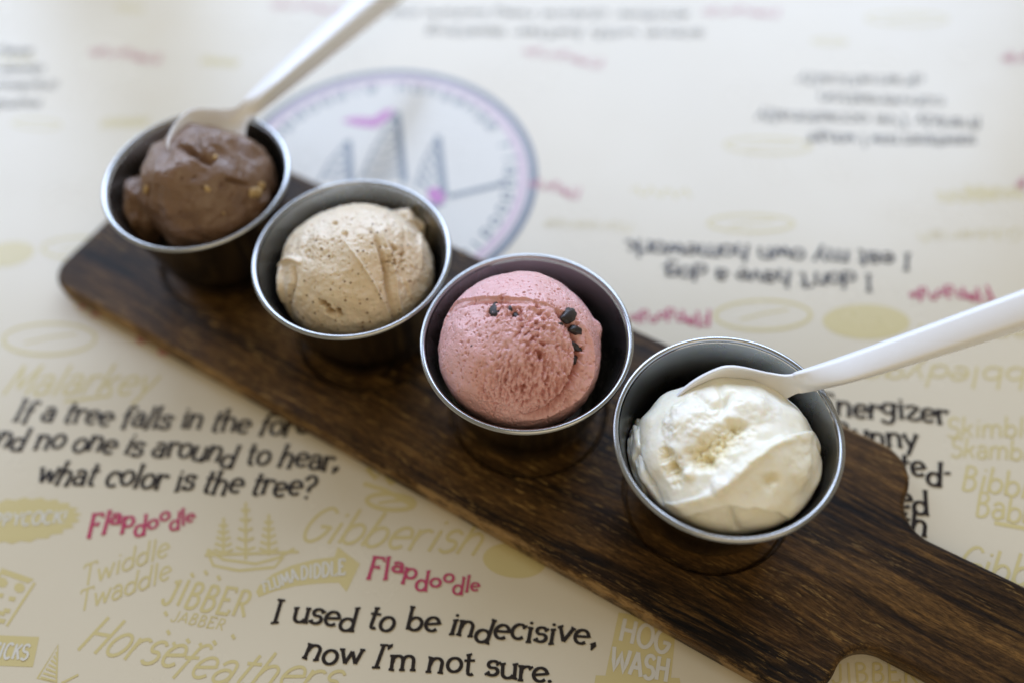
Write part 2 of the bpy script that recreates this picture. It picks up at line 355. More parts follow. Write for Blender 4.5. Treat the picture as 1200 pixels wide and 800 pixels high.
quotes = [
 ("If a tree falls in the forest", (13, 492), (388, 511), 25, 11, 'blurred black saying starting with if a tree falls'),
 ("and no one is around to hear,", (-22, 519), (396, 550), 26, 12, 'middle line of the tree saying'),
 ("what color is the tree?", (42, 563), (368, 583), 27, 13, 'last line of the tree saying'),
 ("I used to be indecisive,", (316, 727), (697, 756), 27, 14, 'sharp black line I used to be indecisive'),
 ("now I'm not sure.", (354, 773), (649, 799), 27, 15, 'sharp black line now I am not sure'),
 ("Energizer", (958, 484), (1112, 495), 25, 16, 'top line of the saying right of the board'),
 ("Bunny", (978, 518), (1076, 527), 25, 17, 'second line of the saying right of the board'),
 ("arrested-", (972, 550), (1116, 563), 27, 18, 'third line of the saying right of the board'),
 ("charged", (962, 585), (1089, 598), 27, 19, 'fourth line of the saying right of the board'),
 ("with", (1015, 620), (1088, 628), 27, 20, 'fifth line of the saying right of the board'),
 ("I don't have a dog.", (1023, 324), (774, 312), 19, 21, 'upside-down line I do not have a dog'),
 ("I eat my own homework.", (1068, 297), (730, 283), 19, 22, 'upside-down line I eat my own homework'),
]
for t, a, b_, h, sd, lb in quotes:
    say(t, a, b_, h, sd, **KW).build('printed_line', M['black'], label=lb)
# farther sayings, too blurred to read in the photograph: rows of letter shapes of the same look
far = [
 ("sometimes now I wonder", (1143, 161), (944, 157), 14, 31), ("frankly I've occasionally", (1150, 140), (886, 130), 14, 32),
 ("conversation", (1107, 115), (958, 110), 13, 33), ("dramatically", (1083, 92), (934, 88), 12, 34),
 ("another chance read before me", (808, 14), (458, 12), 10, 35), ("some with better seating", (826, 36), (500, 33), 11, 36),
 ("around", (40, 58), (0, 58), 10, 37), ("cheese and", (54, 78), (-30, 78), 11, 38), ("crackers in the", (70, 97), (-60, 97), 11, 39), ("mornings", (50, 118), (-30, 118), 12, 40),
]
for t, a, b_, h, sd in far:
    say(t, a, b_, h, sd, **{**KW, 'wt': .15}).build('printed_line', M['black'])
# crimson word repeated over the paper
words = [((101, 630), (228, 612), 27, 18), ((428, 677), (561, 694), 27, 18), ((131, 378), (206, 420), 20, 16), ((78, 345), (120, 374), 18, 14),
         ((833, 364), (738, 368), 18, 12), ((1160, 336), (1064, 342), 18, 12), ((682, 221), (620, 212), 14, 10), ((709, 70), (614, 57), 11, 8),
         ((914, 10), (822, 12), 10, 7), ((192, 64), (106, 58), 11, 8), ((402, 6), (318, 4), 10, 7), ((1240, 62), (1172, 66), 13, 10), ((1250, 205), (1188, 214), 16, 11)]
for i, (a, b_, h, h1) in enumerate(words):
    I = Ink(0.00022); line("Flapdoodle", a, b_, h, h1, ink=I, seed=50 + i, wt=.25 if a[1] > 240 else .15, jit=.0, rot=8, slant=.05, offs=FLAP)
    I.build('printed_word', M['crimson'])

# ---- pale ochre doodles
def och(f, name='printed_doodle', **k):
    I = Ink(0.00006); f(I); return I.build(name, M['ochre'], **k)
HND = dict(serif=False, jit=.05, rot=3)
def script(txt, a, b_, h, seed, wt=.16, slant=.30, **k):
    I = Ink(0.00006); line(txt, a, b_, h, ink=I, seed=seed, wt=wt, slant=slant, **{**HND, **k}); I.build('printed_word', M['ochre'])
for a in [("Twiddle", (94, 688), (198, 650), 25, 60), ("Twaddle", (90, 718), (200, 678), 25, 61),
          ("Malarkey", (0, 462), (178, 462), 36, 64), ("Skimble", (1108, 512), (1216, 512), 24, 65),
          ("Skamble", (1112, 534), (1220, 541), 24, 66), ("Bibble", (1124, 572), (1222, 586), 30, 67), ("Babble", (1140, 604), (1242, 618), 30, 68),
          ("Gobbledygook", (1262, 432), (962, 424), 26, 72),
          ("Balderdash", (1300, 388), (1075, 380), 18, 73), ("Nonsense", (745, 262), (640, 258), 12, 74), ("Gibberish", (1200, 268), (1075, 272), 14, 75)]:
    script(*a)
for a in [("Horse", (86, 762), (206, 782), 46, 62), ("feathers", (196, 792), (392, 812), 42, 63), ("Gibberish", (346, 632), (560, 650), 42, 71), ("Gibberish", (1118, 674), (1300, 702), 38, 69)]:
    script(*a, wt=.15, slant=.45)
for a in [("JIBBER", (188, 706), (288, 724), 33, 80), ("JABBER", (199, 727), (262, 738), 14, 81), ("JIBBER", (975, 800), (1078, 800), 24, 82)]:
    script(*a, wt=.20, slant=.12)
def local(a, b_):
    return frame(at(*a), at(*b_)), (at(*b_) - at(*a)).length
def rays(I):
    for x, y in ((193, 716), (196, 738), (203, 752), (219, 748), (234, 753), (250, 750), (224, 671), (240, 668), (255, 674), (272, 743), (206, 680)):
        I.ribbon([tuple(at(x, y)[:2]), tuple(at(x + 3, y + 5)[:2])], .0011)
och(rays)
def ellipse_poly(F, cx, cy, rx, ry, n=40, wob=0.0, teeth=0):
    return [F(cx + rx * (1 + (wob * (i % 2) if teeth else wob * math.sin(5 * i))) * math.cos(2 * math.pi * i / n), cy + ry * (1 + (wob * (i % 2) if teeth else 0)) * math.sin(2 * math.pi * i / n)) for i in range(n)]
def badge(a, b_, hh, txt, th, seed, kind='ellipse'):
    F, L = local(a, b_); H = wh(*a, 0, -hh)
    I = Ink(0.00006)
    if kind == 'burst': I.poly(ellipse_poly(F, L / 2, 0, L / 2, H, 44, .12, 1))
    elif kind == 'ellipse': I.poly(ellipse_poly(F, L / 2, 0, L / 2, H))
    elif kind == 'box': I.poly([F(0, -H), F(L, -H * .92), F(L * .97, H), F(L * .04, H * .96)])
    elif kind == 'ring':
        I.ribbon([*ellipse_poly(F, L / 2, 0, L / 2, H), ellipse_poly(F, L / 2, 0, L / 2, H)[0]], .0016)
        I.ribbon([F(L * .25, -H * .3), F(L * .5, H * .1), F(L * .78, H * .35)], .001)
    elif kind == 'arrow':
        n = 12; top = []; bot = []
        for i in range(n + 1):
            t = i / n * .72; y = H * .9 * math.sin(t * 2.4) - H * .3
            top.append(F(L * t, y + H * .42)); bot.append(F(L * t, y - H * .34))
        I.poly(bot + [F(L * .72, H * -.55), F(L, H * .55), F(L * .76, H * 1.35)] + top[::-1])
    bd = I.build('printed_badge', M['ochre'])
    if txt:
        I2 = Ink(0.00016)
        for k, (t, x0, x1, y) in enumerate(txt):
            p0 = Vector((*F(L * x0, H * y[0]), 0)); p1 = Vector((*F(L * x1, H * y[1]), 0))
            letters(I2, t, p0, p1, H * th, None, wt=.26, serif=False, jit=.03, rot=2, seed=seed + k)
        o = I2.build('badge_lettering', M['lightpaper']); o.parent = bd
badge((-45, 612), (88, 606), 23, [("POPPYCOCK!", .1, .93, (-.25, -.25))], .62, 90, 'burst')
badge((-80, 758), (44, 764), 17, [("FIDDLESTICKS", .04, .93, (-.5, -.5))], 1.0, 91, 'box')
I = Ink(0.00006); I.poly([tuple(at(x, y)[:2]) for x, y in ((303, 699), (322, 692), (346, 686), (372, 683), (397, 682), (406, 693), (422, 660), (396, 640), (392, 652), (368, 655), (342, 662), (320, 672), (304, 685), (300, 693))])
bd = I.build('printed_badge', M['ochre']); I = Ink(0.00016)
line("FLUMA", (309, 694), (351, 679), 13, 16, ink=I, seed=92, wt=.24, serif=False, jit=.02, rot=2); line("DIDDLE", (352, 679), (406, 672), 16, 18, ink=I, seed=93, wt=.24, serif=False, jit=.02, rot=2)
I.build('badge_lettering', M['lightpaper']).parent = bd
badge((716, 752), (790, 768), 38, [("HOG", .10, .92, (.10, .02)), ("WASH", .04, .96, (-.82, -.82))], .72, 93, 'box')
badge((566, 652), (640, 660), 20, None, 0, 94)
badge((694, 802), (800, 806), 12, None, 0, 95, 'box')
badge((4, 396), (112, 398), 17, None, 0, 96, 'ring')
badge((838, 371), (950, 368), 17, [("", .2, .8, (0, 0))][:0], 0, 97, 'ring')
badge((964, 378), (1066, 376), 20, None, 0, 98)
badge((830, 262), (930, 262), 10, None, 0, 99, 'ring')
badge((430, 585), (486, 590), 9, None, 0, 100, 'ring')
badge((1015, 22), (1110, 22), 7, None, 0, 103, 'ring')
badge((850, 170), (950, 172), 9, None, 0, 104, 'ring'); badge((50, 290), (140, 292), 12, None, 0, 105, 'ring'); badge((-20, 300), (40, 296), 14, None, 0, 106)
def ship(I):                                 # small sailing ship
    def P(*q): return [tuple(at(x, y)[:2]) for x, y in q]
    w = .0010
    I.ribbon(P((243, 643), (262, 655), (300, 660), (330, 652)), w); I.ribbon(P((243, 645), (250, 662), (280, 668), (322, 664), (332, 652)), w)
    for x, y0, y1 in ((262, 606, 650), (288, 588, 655), (315, 602, 650)):
        I.ribbon(P((x, y0), (x, y1)), w)
        for k in range(5):
            yy = y0 + 8 + k * (y1 - y0) / 6; hw = 5 + 1.6 * k
            I.ribbon(P((x - hw, yy), (x, yy + 4), (x + hw, yy)), w)
    I.ribbon(P((328, 652), (345, 642)), w); I.ribbon(P((240, 650), (350, 646)), w)
och(ship)
def mask(I):
    def P(*q): return [tuple(at(x, y)[:2]) for x, y in q]
    I.poly(P((-10, 690), (2, 665), (40, 678), (33, 683), (2, 672), (-6, 692)))
    I.ribbon(P((41, 682), (8, 733)), .0010)
    for cx, cy in ((3, 682), (23, 688)):
        I.poly([tuple(at(cx + 6.5 * math.cos(t * .6), cy + 6 * math.sin(t * .6))[:2]) for t in range(10)])
    for x, y in ((0, 697), (14, 701), (8, 715), (2, 718), (2, 727)):
        I.poly(P((x - 3, y - 3), (x + 5, y - 2), (x + 3, y + 3), (x - 4, y + 2)))
och(mask)
def cone(I):
    def P(*q): return [tuple(at(x, y)[:2]) for x, y in q]
    I.ribbon(P((68, 755), (44, 794), (66, 800), (68, 755)), .0008)
    for k in range(7): I.ribbon(P((66 - k * 3, 763 + k * 5), (67, 768 + k * 5)), .0006)
    I.ribbon(P((72, 800), (92, 790)), .0008)
och(cone)
def waves(I):
    def P(*q): return [tuple(at(x, y)[:2]) for x, y in q]
    I.ribbon(P((1165, 612), (1210, 620), (1240, 624)), .0016); I.ribbon(P((75, 470), (130, 463)), .0014)
    I.ribbon(P((426, 566), (452, 574), (484, 592)), .0016); I.ribbon(P((430, 548), (440, 560), (448, 552), (458, 566), (470, 560)), .0018)
och(waves)
rg = random.Random(5)                        # faint far doodles
for k in range(12):
    x = rg.uniform(-20, 1200); y = rg.uniform(8, 300)
    if 280 < x < 650 and 70 < y < 310: continue
    if 640 < x < 1080 and 250 < y < 320 or x > 880 and 80 < y < 180: continue
    s = .45 + y / 420
    F, L = local((x, y), (x + 70 * s, y + rg.uniform(-4, 4))); I = Ink(0.00004)
    if k % 3 == 0: I.ribbon([F(L * j / 12, .003 * math.sin(j * 1.9)) for j in range(13)], .0015)
    elif k % 3 == 1:
        for q in (-.09, 0, .09): I.ribbon([F(L * j / 10, L * q + .0012 * math.sin(j * 2.3 + k)) for j in range(11)], .0013)
    else: I.ribbon(ellipse_poly(F, L / 2, 0, L / 2, L * .12), .0014)
    I.build('printed_doodle', M['ochre'])

# ---- round ship emblem
ep = np.array([tuple(at(x, y)[:2]) for x, y in ((462, 83), (514, 88), (556, 102), (592, 128), (618, 164), (628, 200), (625, 242), (608, 275), (586, 297), (361, 109), (319, 131))])
A_ = np.c_[2 * ep, np.ones(len(ep))]; sol = np.linalg.lstsq(A_, (ep ** 2).sum(1), rcond=None)[0]
ex, ey = sol[0], sol[1]; er = math.sqrt(sol[2] + ex * ex + ey * ey)
def ring(I, r, w, n=72): I.ribbon([(ex + r * math.cos(2 * math.pi * i / n), ey + r * math.sin(2 * math.pi * i / n)) for i in range(n + 1)], w)
I = Ink(0.00005); I.poly([(ex + er * math.cos(2 * math.pi * i / 72), ey + er * math.sin(2 * math.pi * i / 72)) for i in range(72)])
emb = I.build('printed_emblem', M['lightpaper'], label='round white emblem of a ship ringed in navy and pink')
I = Ink(0.00013); ring(I, er - .0014, .0036); I.build('emblem_ring', M['navy']).parent = emb
I = Ink(0.00013); ring(I, er - .0062, .0040); I.build('emblem_ring', M['pinkink'], label='pink inner ring').parent = emb
I = Ink(0.00013)                             # lettering round the ring
rg = random.Random(8)
for i, ch in enumerate("Flapdoodle nonsense Flapdoodle nonse"[:34]):
    if ch == ' ': continue
    a0 = math.radians(165 - i * 7.4); rr = er * .80
    p0 = Vector((ex + rr * math.cos(a0), ey + rr * math.sin(a0), 0)); a1 = a0 - math.radians(5.6)
    p1 = Vector((ex + rr * math.cos(a1), ey + rr * math.sin(a1), 0)); c = ch if ch in G else 'o'
    letters(I, c, p0, p1, er * .10, None, wt=.26, serif=False, jit=0, rot=0)
I.build('emblem_lettering', M['slate']).parent = emb
def P2(*q): return [tuple(at(x, y)[:2]) for x, y in q]
I = Ink(0.00013); J = Ink(0.00019)
for (tx, ty), (bl, by), (br, by2), k in (((408, 165), (374, 214), (411, 214), 5), ((465, 132), (420, 215), (474, 215), 7), ((513, 160), (487, 222), (521, 232), 6)):
    I.ribbon(P2((tx, ty), (br, by2)), .0032)
    for j in range(1, k):                    # hatching of the sails
        t = j / k; I.ribbon(P2((tx + (bl - tx) * t, ty + (by - ty) * t), ((tx + (bl + br) / 2) / 2 * 0 + tx + ((bl + br) / 2 - tx) * t, ty + (by2 - ty) * t + 4), (tx + (br - tx) * t, ty + (by2 - ty) * t - 2)), .0016)
    I.ribbon(P2((tx, ty), ((tx + bl) / 2 - 4, (ty + by) / 2), (bl, by)), .0010)
I.ribbon(P2((526, 231), (560, 223), (594, 215)), .0026)
I.ribbon(P2((400, 240), (460, 262), (520, 236)), .004)
I.build('emblem_ship', M['slate']).parent = emb
J.poly(P2((463, 128), (450, 130), (438, 139), (412, 138), (400, 143), (420, 148), (440, 150), (455, 140)))
J.poly(P2((500, 224), (512, 219), (523, 230), (516, 241), (504, 236)))
J.build('emblem_pennant', M['magenta'], label='magenta pennant flying from the main mast').parent = emb

# ------------------------------------------------------------------ serving board (local x along its axis)
CUP = [(-3.24027, 7.14349), (-1.54139, 5.95984), (0.13395, 4.83977), (1.82131, 3.73031)]
AX = math.radians(-33.993)
b0 = Vector((CUP[0][0] * R, CUP[0][1] * R, 0))
bax = Vector((math.cos(AX), math.sin(AX), 0)); bn = Vector((-bax.y, bax.x, 0))
recess = []
for cx, cy in CUP:
    d = Vector((cx * R, cy * R, 0)) - b0; recess.append((d.dot(bax) / R, d.dot(bn) / R))
def fillet(pts):                             # (x, y, radius) corners -> outline
    out = []; n = len(pts)
    for i, (x, y, r) in enumerate(pts):
        p = Vector((x, y)); a = Vector(pts[i - 1][:2]) - p; c = Vector(pts[(i + 1) % n][:2]) - p
        if r == 0: out.append((x, y)); continue
        a.normalize(); c.normalize(); ang = a.angle(c); t = r / math.tan(ang / 2)
        s = p + a * t; e = p + c * t; ce = p + (a + c).normalized() * (r / math.sin(ang / 2))
        a0 = math.atan2(s.y - ce.y, s.x - ce.x); a1 = math.atan2(e.y - ce.y, e.x - ce.x)
        da = (a1 - a0 + math.pi) % (2 * math.pi) - math.pi
        k = 12
        out += [(ce.x + r * math.cos(a0 + da * j / k), ce.y + r * math.sin(a0 + da * j / k)) for j in range(k + 1)]
    return out
HW = 1.385
outl = fillet([(-1.67, -HW, .34), (7.78, -HW, .40), (7.80, -.61, .34), (12.6, -.63, .5), (12.6, .63, .5), (7.80, .61, .34), (7.78, HW, .40), (-1.67, HW, .34)])
def off(pts, d):                             # inward offset
    n = len(pts); out = []
    for i in range(n):
        a = pts[i - 1]; c = pts[(i + 1) % n]; dx, dy = c[0] - a[0], c[1] - a[1]; l = math.hypot(dx, dy) or 1
        out.append((pts[i][0] - dy / l * d, pts[i][1] + dx / l * d))
    return out
import bmesh
def board():
    bm = bmesh.new(); T = TB / R; bv = .055
    prof = [(bv * 1.0, 0), (bv * .4, bv * .2), (0, bv), (0, T - bv), (bv * .10, T - bv * .62), (bv * .33, T - bv * .3), (bv * .62, T - bv * .09), (bv, T)]
    loops = []
    for d, z in prof:
        loops.append([bm.verts.new((x * R, y * R, z * R)) for x, y in off(outl, d)])
    for a, c in zip(loops, loops[1:]):
        for i in range(len(a)):
            j = (i + 1) % len(a); bm.faces.new((a[i], a[j], c[j], c[i]))
    bm.faces.new(loops[0][::-1])
    # top with four round recesses
    edges = [bm.edges.get((loops[-1][i], loops[-1][(i + 1) % len(outl)])) for i in range(len(outl))]
    n = 64; dep = .085
    for u, v in recess:
        rr = [[bm.verts.new(((u + r * math.cos(2 * math.pi * k / n)) * R, (v + r * math.sin(2 * math.pi * k / n)) * R, z * R)) for k in range(n)]
              for r, z in ((.842, T), (.828, T - .012), (.820, T - .15), (.790, T - .15), (.775, T - dep))]
        for a, c in zip(rr, rr[1:]):
            for k in range(n): bm.faces.new((a[k], a[(k + 1) % n], c[(k + 1) % n], c[k]))
        bm.faces.new(rr[-1])
        edges += [bm.edges.get((rr[0][k], rr[0][(k + 1) % n])) for k in range(n)]
    bmesh.ops.triangle_fill(bm, edges=edges, use_beauty=True, use_dissolve=False, normal=(0, 0, 1))
    bmesh.ops.recalc_face_normals(bm, faces=bm.faces)
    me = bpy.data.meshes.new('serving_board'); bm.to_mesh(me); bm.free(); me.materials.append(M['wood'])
    o = bpy.data.objects.new('serving_board', me); C.objects.link(o)
    for p in me.polygons: p.use_smooth = abs(p.normal.z) < .985
    o.location = b0 + Vector((0, 0, 0.00035)); o.rotation_euler = (0, 0, AX)
    tag(o, label='long dark wood-grain serving board with a handle, holding four metal cups', category='serving board')
    return o
board()
ZFLOOR = TB + 0.00035 - .085 * R

# ------------------------------------------------------------------ steel cups
def lathe(name, prof, mat, parent, n=128):
    v = []; f = []
    for r, z in prof: v += [(r * math.cos(2 * math.pi * k / n), r * math.sin(2 * math.pi * k / n), z) for k in range(n)]
    for i in range(len(prof) - 1):
        for k in range(n):
            j = (k + 1) % n; f.append((i * n + k, i * n + j, (i + 1) * n + j, (i + 1) * n + k))
    return meshobj(name, v, f, mat, parent)
HC = ZR - ZFLOOR - 0.0002                    # cup height, base to rim
def wall_r(z):                               # inner radius (in R) at height z (in R, 0 = rim)
    t = max(0, min(1, -z / (HC / R)))
    return .945 - .012 * min(1, t * 5) - .30 * t - .05 * max(0, t - .85) / .15
LB = ['steel cup at the far left end of the board, chocolate scoop and spoon inside', 'steel cup holding the tan speckled scoop, second from the far left',
      'steel cup holding the pink scoop with dark chips', 'steel cup nearest the handle, holding the white scoop and spoon']
cup0 = None; cups = []
for i, (cx, cy) in enumerate(CUP):
    e = empty('metal_cup', (cx * R, cy * R, ZFLOOR + 0.0002), label=LB[i], cat='cup', group='small steel cups in a row on the board')
    if i == 0:
        h = HC / R; tk = .016
        outer = [(0.001, 0.004), (.50, 0.004), (.53, 0), (.56, 0), (.60, .012), (.635, .05)]
        outer += [(wall_r(-h + z) + tk, z) for z in np.linspace(.12, h - .06, 18)]
        inner = [(wall_r(-h + z), z) for z in np.linspace(h - .035, .12, 24)] + [(.57, .06), (.52, .03), (.3, .024), (.001, .024)]
        outer += [(wall_r(-.05) + tk, h - .05), (wall_r(-.035), h - .034)]
        lathe('body', [(r * R, z * R) for r, z in outer], M['steel'], e)
        lathe('inner_wall', [(r * R, z * R) for r, z in inner], M['inner'], e)
        rc_, rt = .973, .027
        pr = [((rc_ + rt * math.cos(a)) * R, (h - rt + rt * .95 * math.sin(a)) * R) for a in np.linspace(-2.4, math.pi + .35, 20)]
        lathe('rim', pr, M['rim'], e, 160)
        cup0 = e
    else:
        for ch in list(cup0.children):
            c = ch.copy(); C.objects.link(c); c.parent = e
    e.rotation_euler.z = i * 1.3
    cups.append(e)

# ------------------------------------------------------------------ ice cream
def _hash(ix, iy, iz, s):
    h = (ix * 374761393 + iy * 668265263 + iz * 2147483647 + s * 974634777) & 0xFFFFFFFF
    h = ((h ^ (h >> 13)) * 1274126177) & 0xFFFFFFFF
    return (h ^ (h >> 16)) & 0xFFFFFFFF
def perlin(p, s=0):
    i = np.floor(p).astype(np.int64); f = p - i; u = f * f * f * (f * (f * 6 - 15) + 10); out = 0
    for dx in (0, 1):
        for dy in (0, 1):
            for dz in (0, 1):
                h = _hash(i[:, 0] + dx, i[:, 1] + dy, i[:, 2] + dz, s)
                g = np.stack([(h & 1023) / 511.5 - 1, ((h >> 10) & 1023) / 511.5 - 1, ((h >> 20) & 1023) / 511.5 - 1], 1)
                d = f - np.array([dx, dy, dz])
                w = (u[:, 0] if dx else 1 - u[:, 0]) * (u[:, 1] if dy else 1 - u[:, 1]) * (u[:, 2] if dz else 1 - u[:, 2])
                out = out + w * (g * d).sum(1)
    return out
def fbm(p, o=4, s=0, g=.5):
    t = 0; a = 1
    for k in range(o): t = t + a * perlin(p * 2 ** k + 17.3 * k, s + k); a *= g
    return t
def sstep(x, a, b):
    t = np.clip((x - a) / (b - a), 0, 1); return t * t * (3 - 2 * t)
_ico = {}
def ico(n):
    if n not in _ico:
        bm = bmesh.new(); bmesh.ops.create_icosphere(bm, subdivisions=n, radius=1)
        _ico[n] = (np.array([v.co[:] for v in bm.verts]), [tuple(v.index for v in f.verts) for f in bm.faces]); bm.free()
    return _ico[n]
class Scoop:
    """a ball of ice cream in its cup; all lengths in rim radii, features laid on the unit ball"""
    def __init__(s, i, px, py, z, rx, ry, rz, n=8):
        s.i = i; s.c = at(px, py, ZR + z * R); s.rad = np.array([rx, ry, rz])
        s.d, s.f = ico(n); s.disp = np.zeros(len(s.d)); s.crumb = np.zeros(len(s.d))
    def dirat(s, px, py):
        o = np.array([0, 0, CAMZ]) - np.array(s.c); o = o / R / s.rad; d = np.array(ray(px, py)) / s.rad
        a = d @ d; b_ = o @ d; c_ = o @ o - 1; q = b_ * b_ - a * c_
        t = (-b_ - math.sqrt(q)) / a if q > 0 else -b_ / a
        p = o + d * t; return p / np.linalg.norm(p)
    def path(s, pts, n=5):
        P = smooth_line([tuple(s.dirat(*q)) for q in pts], n); return np.array(P)
    def near(s, P, reach=.5):
        """distance to the path, side of it (+ left of travel) and arc parameter"""
        best = np.full(len(s.d), 9.); side = np.zeros(len(s.d)); par = np.zeros(len(s.d))
        idx = np.where((s.d @ (P.mean(0) / np.linalg.norm(P.mean(0)))) > -.3)[0]
        D = s.d[idx]; bb = best[idx]; ss = side[idx]; pp = par[idx]
        for k in range(len(P) - 1):
            a, c = P[k], P[k + 1]; e = c - a; L = e @ e
            t = np.clip(((D - a) @ e) / L, 0, 1); v = D - (a + t[:, None] * e); dist = np.sqrt((v * v).sum(1))
            m = dist < bb; bb[m] = dist[m]; sd = np.sign((np.cross(e, v) * D).sum(1)); ss[m] = sd[m]; pp[m] = ((k + t) / (len(P) - 1))[m]
        best[idx] = bb; side[idx] = ss; par[idx] = pp
        return best, side, par
    def wiggle(s, amt, fr, seed): return amt * fbm(s.d * fr, 3, seed)
    def ridge(s, pts, w, h, wob=.02, seed=3, taper=True, crumb=0):
        b_, sd, t = s.near(s.path(pts)); b_ = np.abs(b_ * sd + s.wiggle(wob, 7, seed)); e = np.clip(np.sin(np.pi * t), 0, 1) ** .6 if taper else 1
        s.disp += h * np.exp(-(b_ / w) ** 2) * e
        if crumb: s.crumb = np.maximum(s.crumb, crumb * np.exp(-(b_ / w) ** 2) * e)
    def ledge(s, pts, h, decay=.25, soft=.012, wob=.02, seed=5):
        """the left side of the path stands proud by h, falling back over decay"""
        b_, sd, t = s.near(s.path(pts)); x = b_ * sd + s.wiggle(wob, 8, seed)
        e = np.clip(np.sin(np.pi * t), 0, 1) ** .6
        s.disp += h * sstep(x, -soft, soft) * np.exp(-np.clip(x, 0, 9) / decay) * e
    def spot(s, px, py, r, h, rag=.3, fr=9, seed=7, crumb=0, flat=0, ax=None):
        c_ = s.dirat(px, py); v = s.d - c_
        if ax is not None:                   # stretched along the way to another spot
            a = s.dirat(*ax) - c_; l = np.linalg.norm(a); a = a / l; q = v @ a; v = v - q[:, None] * a * (1 - r / max(r, l))
        dd = np.sqrt((v * v).sum(1)) / r + rag * fbm(s.d * fr, 3, seed)
        m = 1 - sstep(dd, flat, 1); s.disp += h * m
        if crumb: s.crumb = np.maximum(s.crumb, crumb * m)
        return m
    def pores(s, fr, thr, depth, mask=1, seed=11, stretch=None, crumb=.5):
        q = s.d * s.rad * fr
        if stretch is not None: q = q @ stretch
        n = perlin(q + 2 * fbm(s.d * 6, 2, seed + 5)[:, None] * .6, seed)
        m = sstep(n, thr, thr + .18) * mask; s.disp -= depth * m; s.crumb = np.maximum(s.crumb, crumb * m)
    def build(s, mat, label, cat='ice cream', extra=None):
        P = s.d * s.rad * (1 + s.disp)[:, None]
        c = np.array(s.c) / R; cc = np.array([CUP[s.i][0], CUP[s.i][1], ZR / R])
        P = P + (c - cc)                     # in cup frame, 0 = rim plane
        h = HC / R; zc = (c - cc)[2]; low = P[:, 2] < zc - .05
        bot = P[:, 2].min(); k = (h - .03 + zc - .05) / (zc - .05 - bot)
        H1 = zc - .05 - bot; uu = (zc - .05 - P[low, 2]) / H1; P[low, 2] = zc - .05 - (uu * H1 + (h - .03 + zc - .05 - H1) * uu ** 4)     # the underside is pressed down to the cup floor
        fill = sstep(-(P[:, 2] - zc), .15, .6); ax_ = (c - cc)[:2]
        rad = np.hypot(P[:, 0], P[:, 1]); wr = np.array([wall_r(z) for z in P[:, 2]]) - .012
        wr = np.minimum(wr, np.where(P[:, 2] < -h + .12, .54, 9))
        kk = .10; xx = rad / wr; sm = np.where(xx < 1 - kk, xx, 1 - kk * np.exp(-np.maximum(xx - (1 - kk), 0) / kk)); sc_ = sm * wr / np.maximum(rad, 1e-6); P[:, 0] *= sc_; P[:, 1] *= sc_
        P[:, 2] = np.maximum(P[:, 2], -h + .027)
        s.P = P
        m = bpy.data.meshes.new('ice_cream_scoop'); V = P * R
        m.vertices.add(len(V)); m.vertices.foreach_set('co', V.ravel())
        nf = len(s.f); F = np.array(s.f, dtype=np.int32); m.loops.add(nf * 3); m.loops.foreach_set('vertex_index', F.ravel())
        m.polygons.add(nf); m.polygons.foreach_set('loop_start', np.arange(0, nf * 3, 3)); m.polygons.foreach_set('use_smooth', np.ones(nf, bool))
        m.update(calc_edges=True); m.validate()
        at_ = m.attributes.new('crumb', 'FLOAT', 'POINT'); at_.data.foreach_set('value', np.clip(s.crumb, 0, 1).astype(np.float32))
        m.materials.append(mat)
        o = bpy.data.objects.new('ice_cream_scoop', m); C.objects.link(o)
        o.location = (CUP[s.i][0] * R, CUP[s.i][1] * R, ZR)
        tag(o, label=label, category=cat, group='scoops of ice cream in the cups'); s.o = o
        return o
    def surf(s, px, py):                     # point of the built surface, in the scoop's frame (metres)
        k = int(np.argmax(s.d @ s.dirat(px, py))); return s.P[k] * R
def chunk(sc, px, py, sx, sy, sz, mat, seed, rot=0, sink=.3, name='chocolate_chip', **k):
    d, f = ico(3); p = d * (1 + .5 * perlin(d * 1.3 + seed, seed) + .25 * perlin(d * 4 + seed, seed + 1))[:, None]
    p = np.sign(p) * np.abs(p) ** .85 * np.array([sx, sy, sz])
    ca, sa = math.cos(rot), math.sin(rot); p = p @ np.array([[ca, sa, 0], [-sa, ca, 0], [0, 0, 1]])
    nrm = Vector(sc.dirat(px, py)); q = nrm.to_track_quat('Z', 'Y').to_matrix(); p = p @ np.array(q).T
    w = sc.surf(px, py) + np.array(nrm) * (-(sink) * sz * R)
    return meshobj(name, p * R + w, f, mat, sc.o, True, **k)

def melt(sc, px, py, z, size, mat, seed):    # a softened lobe that slid down between the scoop and the wall
    d, f = ico(5); p = d * np.array(size) * (1 + .25 * fbm(d * 2, 3, seed))[:, None]; cu = CUP[sc.i]
    p = p + np.array(at(px, py, ZR + z * R)) / R - np.array([cu[0], cu[1], ZR / R])
    rad = np.hypot(p[:, 0], p[:, 1]); wr = np.array([wall_r(q) for q in p[:, 2]]) - .012
    k_ = np.where(rad > wr, wr / rad, 1); p[:, 0] *= k_; p[:, 1] *= k_; p[:, 2] = np.maximum(p[:, 2], -HC / R + .03)
    return meshobj('melted_lobe', p * R, f, mat, sc.o)

